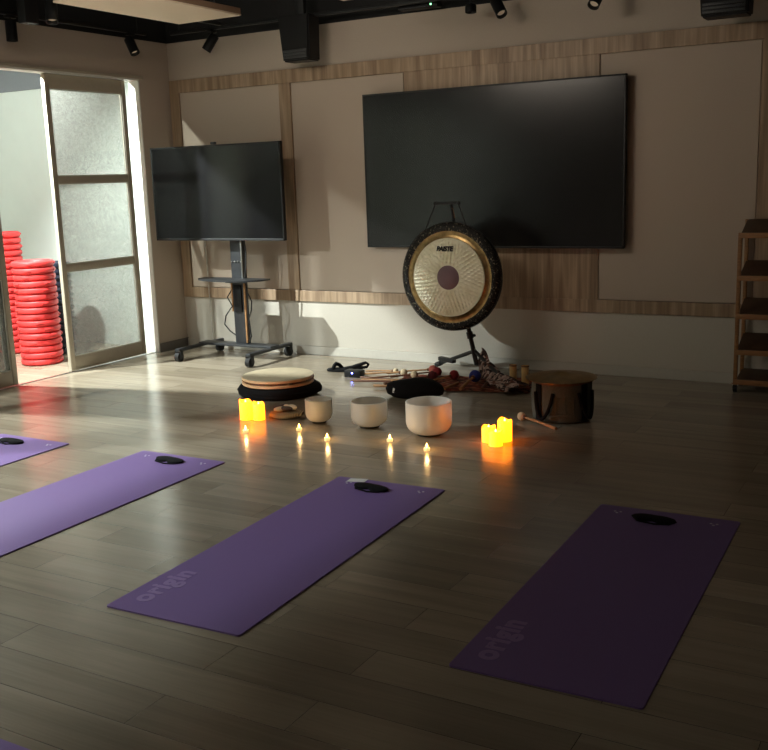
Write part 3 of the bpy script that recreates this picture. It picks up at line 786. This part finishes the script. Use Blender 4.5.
# ------------------------------------------------------------------ black adapter and slippers
t = thing('power_adapter', (2.375, -.755, 0), 'small black box with a blue light on the floor left of the rug', 'adapter', rz=.1)
MB().box((0, 0, .028), (.145, .09, .055), .006).build('case', 'black', t)
MB().ball((.0, -.046, .036), .0055).build('blue_light', 'led_blue', t)
l = bpy.data.lights.new('indicator_light', 'POINT'); l.energy = .02; l.color = (.15, .2, 1); l.shadow_soft_size = .006
lo = bpy.data.objects.new('indicator_light', l); COL.objects.link(lo); lo.parent = t; lo.location = (0, -.06, .036)
t = thing('slipper', (2.15, -.60, 0), 'flat black slipper with a raised loop behind the black box', 'slipper', rz=.25)
b = MB().lathe([(0, 0), (.95, 0), (1, .012), (.9, .024), (0, .028)], (0, 0, 0), 36)
for v in b.bm.verts: v.co.x *= .125; v.co.y *= .05
b.build('sole', 'cloth', t)
m_ = MB(); m_.tube([(-.06, -.035, .02), (-.05, -.02, .05), (-.04, 0, .062), (-.02, .02, .05), (0, .04, .02)], [.014, .016, .018, .016, .014], 12); m_.build('toe_band', 'cloth', t)
MB().tube([(.02, 0, .02), (.10, -.005, .035), (.17, 0, .06), (.215, .005, .075), (.235, .01, .06), (.22, .01, .038), (.16, .005, .03), (.1, 0, .028)], [.015, .017, .015, .012, .011, .012, .014, .012], 12).build('loop', 'cloth', t)

# ------------------------------------------------------------------ yoga mats, eye masks
def yoga_mat(x0, y1, w, L, rz, label, logo=True, curl=0):
    t = thing('yoga_mat', (x0, y1, 0), label, 'yoga mat', 'purple yoga mats', rz)
    m_ = MB(); rr = .012; pts = []
    for (cx, cy, a0) in ((w-rr, -rr, 0), (rr, -rr, 90), (rr, -L+rr, 180), (w-rr, -L+rr, 270)):
        for k in range(5): a = math.radians(a0+22.5*k); pts.append((cx+rr*math.cos(a), cy+rr*math.sin(a)))
    m_.prism(pts, .0, .006)
    m_.build('mat_sheet', 'matp', t, smooth=False)
    if logo:
        text_mesh('embossed_lettering', 'origin', .125, 'matlogo', t, Matrix.Translation((.085, -L+.24, .0062)) @ Matrix.Rotation(PI/2, 4, 'Z'), .0009, 1.08, 0, .005)
    m_ = MB()
    for dx in (.10, w-.10):
        for k in range(3): m_.box((dx+.013*(k-1), -.075-.012*(k % 2)*1.5, .0065), (.010, .010, .001), 0, .6)
    m_.build('printed_mark', 'dot', t, smooth=False)
    return t
yoga_mat(3.713, -3.118, .618, 1.762, .034, 'purple yoga mat whose eye mask carries a small white paper')
yoga_mat(5.105, -2.995, .630, 1.735, .020, 'darkest purple yoga mat, on the shelf rack side of the floor')
yoga_mat(2.345, -3.145, .618, 1.755, .004, 'purple yoga mat between the brightest one and the one with the white paper')
yoga_mat(1.168, -3.205, .622, 1.755, .0, 'brightest purple yoga mat, nearest the red discs and sliding panels')
yoga_mat(3.700, -5.690, .622, 1.755, .0, 'purple yoga mat nearest the viewer, only its dark corner showing')

def eye_mask(x, y, rz, label, paper=False, sc=1):
    t = thing('eye_mask', (x, y, .0062), label, 'eye mask', 'black eye masks on the mats', rz)
    n = 40; m_ = MB(); top = []
    def ol(a): # outline with nose notch at the front
        X = .105*math.cos(a); Y = .046*math.sin(a)
        if Y < 0: Y += .020*math.exp(-(X/.022)**2)
        return X, Y
    for f_, z in ((.96, 0), (1, .004), (.97, .008), (.8, .012), (.5, .014)):
        top.append([m_.bm.verts.new((ol(2*PI*k/n)[0]*f_*sc, ol(2*PI*k/n)[1]*f_*sc, z+.004*abs(math.cos(2*PI*k/n))*(z > .005))) for k in range(n)])
    for A, B in zip(top, top[1:]):
        for k in range(n): m_.bm.faces.new((A[k], A[(k+1) % n], B[(k+1) % n], B[k]))
    m_.bm.faces.new(top[0][::-1]); m_.bm.faces.new(top[-1])
    m_.build('pad', 'cloth', t)
    MB().tube([(-.10, .0, .006), (-.06, -.055, .006), (.02, -.066, .006), (.08, -.045, .006), (.10, 0, .006)], .004, 8).build('strap', 'cloth', t)
    return t
eye_mask(3.975, -3.230, -.12, 'black eye mask with a small white paper on it')
o = MB().box((0, 0, 0), (.10, .05, .0025), 0).build('paper_slip', 'paper', None, (3.880, -3.205, .030)); o.rotation_euler = (.0, -.05, .1)
tag(o, 'small white paper slip lying on a black eye mask', 'paper')
eye_mask(5.385, -3.115, -.05, 'black eye mask on the darkest mat', sc=.95)
eye_mask(2.650, -3.255, -.10, 'black eye mask on the mat next to the brightest one')
eye_mask(1.405, -3.325, -.05, 'dark eye mask on the brightest mat nearest the sliding panels')

# ------------------------------------------------------------------ shelf rack at the right
t = thing('shelf_rack', (5.205, -.17, 0), 'wooden rack on casters with five sloping dark shelves by the wall', 'shelf rack')
W = .62
for x in (.0, W):
    for y in (-.13, .12):
        h = 1.10 if y < 0 else 1.19
        p_ = MB().ext(x-.0+(-.0 if x else 0), x+.026, y-.013, y+.013, .07, h, .003).build('post', 'racky', t)
zf = [.075, .285, .535, .80, 1.09]; zr = [.12, .385, .635, .90, 1.185]
for a, c in zip(zf, zr):
    ang = math.atan2(c-a, .26)
    m_ = MB().box((W/2+.013, -.0, (a+c)/2), (W-.0, .27, .014), .002, rx=ang)
    sh = m_.build('shelf', 'rackdark', t)
    MB().box((W/2+.013, -.146, a+.004), (W+.02, .012, .036), .002).build('front_lip', 'racky', sh)
for x in (.013, W+.013):
    for y in (-.12, .11):
        w = MB().tube([(x-.012, y, .026), (x+.012, y, .026)], .025, 20).build('caster', 'rubber', t)
        f = MB(); f.box((x-.016, y, .038), (.004, .03, .045), .001); f.box((x+.016, y, .038), (.004, .03, .045), .001); f.box((x, y, .064), (.045, .045, .010), .002)
        f.build('bracket', 'chrome', w)

# ------------------------------------------------------------------ stacks in the side room
def disc_proto(name, r, h, m, cat, label, group):
    b = MB().lathe([(.0, h*.30), (r*.72, h*.30), (r*.80, .002), (r*.90, .001), (r*.93, .004), (r*.97, .012), (r*.995, .016), (r, .020), (r, h*.80), (r*.985, h*.88), (r*.96, h*.92), (r*.90, h*.99), (r*.84, h*1.0), (r*.80, h*.92), (r*.72, h*.55), (0, h*.5)], (0, 0, 0), 56)
    for k in range(4):
        a = PI/2*k+.55; b.box((r*.985*math.cos(a), r*.985*math.sin(a), h*.58), (.020, .055, h*.26), .003, rz=a)
    return tag(b.build(name, m), label, cat, group)
def stack(proto, x, y, n, h, top_label, label, jit=.004):
    for k in range(n):
        o = proto if (k == 0 and not proto.get('used')) else copy_tree(proto)
        if k == 0: proto['used'] = 1
        o.location = (x+random.uniform(-jit, jit), y+random.uniform(-jit, jit), k*h); o.rotation_euler.z = random.uniform(-.9, .9)
        o['label'] = top_label if k == n-1 else label
        if k == n-1 and 'group' in o: pass
p1 = disc_proto('plastic_disc', .185, .058, 'red', 'red plastic disc', 'x', 'red discs in the front stack')
stack(p1, -.69, -1.21, 16, .0585, 'topmost red round plastic disc of the front stack in the side room', 'red round plastic disc below the top one in the front stack')
p2 = copy_tree(p1); p2['group'] = 'red discs in the rear stack'
if 'used' in p2: del p2['used']
stack(p2, -1.49, -.88, 20, .0585, 'topmost red round plastic disc of the taller rear stack', 'red round plastic disc below the top one in the rear stack')
p3 = disc_proto('plastic_disc', .175, .058, 'navy', 'dark plastic disc', 'x', 'dark discs in the stack behind the sliding panel')
stack(p3, -.99, -.74, 15, .0585, 'topmost dark round plastic disc behind the sliding panel', 'dark round plastic disc below the top one, behind the sliding panel')
for p_ in (p1, p2, p3):
    if 'used' in p_: del p_['used']
for o in list(COL.objects):
    if 'used' in o: del o['used']

# ------------------------------------------------------------------ lights
def area(name, loc, rot, sx, sy, e, col, spread=PI):
    l = bpy.data.lights.new(name, 'AREA'); l.shape = 'RECTANGLE'; l.size = sx; l.size_y = sy; l.energy = e; l.color = col; l.spread = spread
    o = bpy.data.objects.new(name, l); COL.objects.link(o); o.location = loc; o.rotation_euler = rot; return o
def bulb(name, loc, e, col, r=.03):
    l = bpy.data.lights.new(name, 'POINT'); l.energy = e; l.color = col; l.shadow_soft_size = r
    o = bpy.data.objects.new(name, l); COL.objects.link(o); o.location = loc; return o
COOL = (.93, 1, .96)
def downlight(x, y, label, e, r, aim, cone):
    t = thing('ceiling_downlight', (x, y, AZ), label, 'ceiling light', 'side room downlights')
    MB().lathe([(.045, -.004), (.058, -.004), (.060, -.001), (.060, 0), (.045, 0)], (0, 0, 0), 32, None, True).build('trim_ring', 'reveal', t)
    MB().lathe([(0, -.001), (.044, -.001), (.044, 0), (0, 0)], (0, 0, 0), 32).build('lamp_face', M['downlamp'], t)
    l = bpy.data.lights.new('downlight_bulb', 'SPOT'); l.energy = e; l.color = COOL; l.shadow_soft_size = r
    l.spot_size = math.radians(cone); l.spot_blend = .6
    o = bpy.data.objects.new('downlight_bulb', l); COL.objects.link(o); o.parent = t; o.location = (0, 0, -.045)
    o.rotation_euler = (Vector(aim)-Vector((x, y, AZ-.045))).to_track_quat('-Z', 'Y').to_euler()
M['downlamp'] = emit('downlight_lamp', COOL, 12)
downlight(-.51, -2.13, 'downlight in the side room just behind the opening', 920, .02, (1.5, -1.6, 0), 150)
downlight(-.51, -3.10, 'downlight in the side room over the gap between the panels', 470, .02, (1.6, -3.6, 0), 150)
downlight(-.715, -5.4, 'downlight in the side room over the second gap', 520, .02, (1.8, -5.4, 0), 150)
downlight(-.715, -7.0, 'added downlight in the side room at the end of the panels', 900, .02, (1.0, -6.8, .6), 150)  # added to brighten the panels mirrored in the large television
downlight(-1.7, -2.3, 'added downlight in the side room aimed at its end wall', 75, .05, (-1.7, -.2, 1.3), 85)  # added unseen lamp that brightens the end wall
downlight(-1.9, -5.0, 'added downlight in the side room further from the opening', 120, .05, (-1.9, -5.0, 0), 110)  # added unseen lamp that lifts the light level of the side room
# added warm fill lights, unseen: one behind the camera, two over the hall
area('hall_fill', (4.2, -8.6, 3.0), (0, 0, 0), 2.4, .6, 11, (1, .88, .74))
area('hall_fill', (2.6, -3.4, 2.85), (Vector((0, 3.2, .1))).to_track_quat('-Z', 'Y').to_euler(), 1.2, .3, 14, (1, .87, .72), math.radians(150))
area('hall_fill', (5.0, -3.6, 3.1), (0, 0, 0), 2.4, .6, 1.6, (1, .85, .68))

w = bpy.data.worlds.new('World'); SC.world = w; w.use_nodes = True
w.node_tree.nodes['Background'].inputs[0].default_value = (.02, .018, .016, 1)
w.node_tree.nodes['Background'].inputs[1].default_value = 1

# ------------------------------------------------------------------ camera
F_, YAW, PIT, ROL = 986.6148, -.5228, -.1975, -.0341
cam = bpy.data.cameras.new('camera'); co = bpy.data.objects.new('camera', cam); COL.objects.link(co)
cyw, syw = math.cos(YAW), math.sin(YAW)
Fv = Vector((syw*math.cos(PIT), cyw*math.cos(PIT), math.sin(PIT)))
Rv = Vector((cyw, -syw, 0)); Uv = Rv.cross(Fv)
R2 = Rv*math.cos(ROL)+Uv*math.sin(ROL); U2 = -Rv*math.sin(ROL)+Uv*math.cos(ROL)
mw = Matrix(((R2.x, U2.x, -Fv.x, 6.4601), (R2.y, U2.y, -Fv.y, -7.371), (R2.z, U2.z, -Fv.z, 1.56), (0, 0, 0, 1)))
co.matrix_world = mw
cam.sensor_fit = 'HORIZONTAL'; cam.sensor_width = 36; cam.lens = F_*36/768; cam.clip_start = .05; cam.clip_end = 60
SC.camera = co
vs = SC.view_settings
vs.view_transform = 'Standard'; vs.look = 'None'; vs.gamma = 1; vs.use_curve_mapping = False; vs.exposure = 0.22
SC.cycles.max_bounces = 12; SC.cycles.diffuse_bounces = 6; SC.cycles.transparent_max_bounces = 16
SC.cycles.caustics_reflective = True; SC.cycles.sample_clamp_indirect = 4
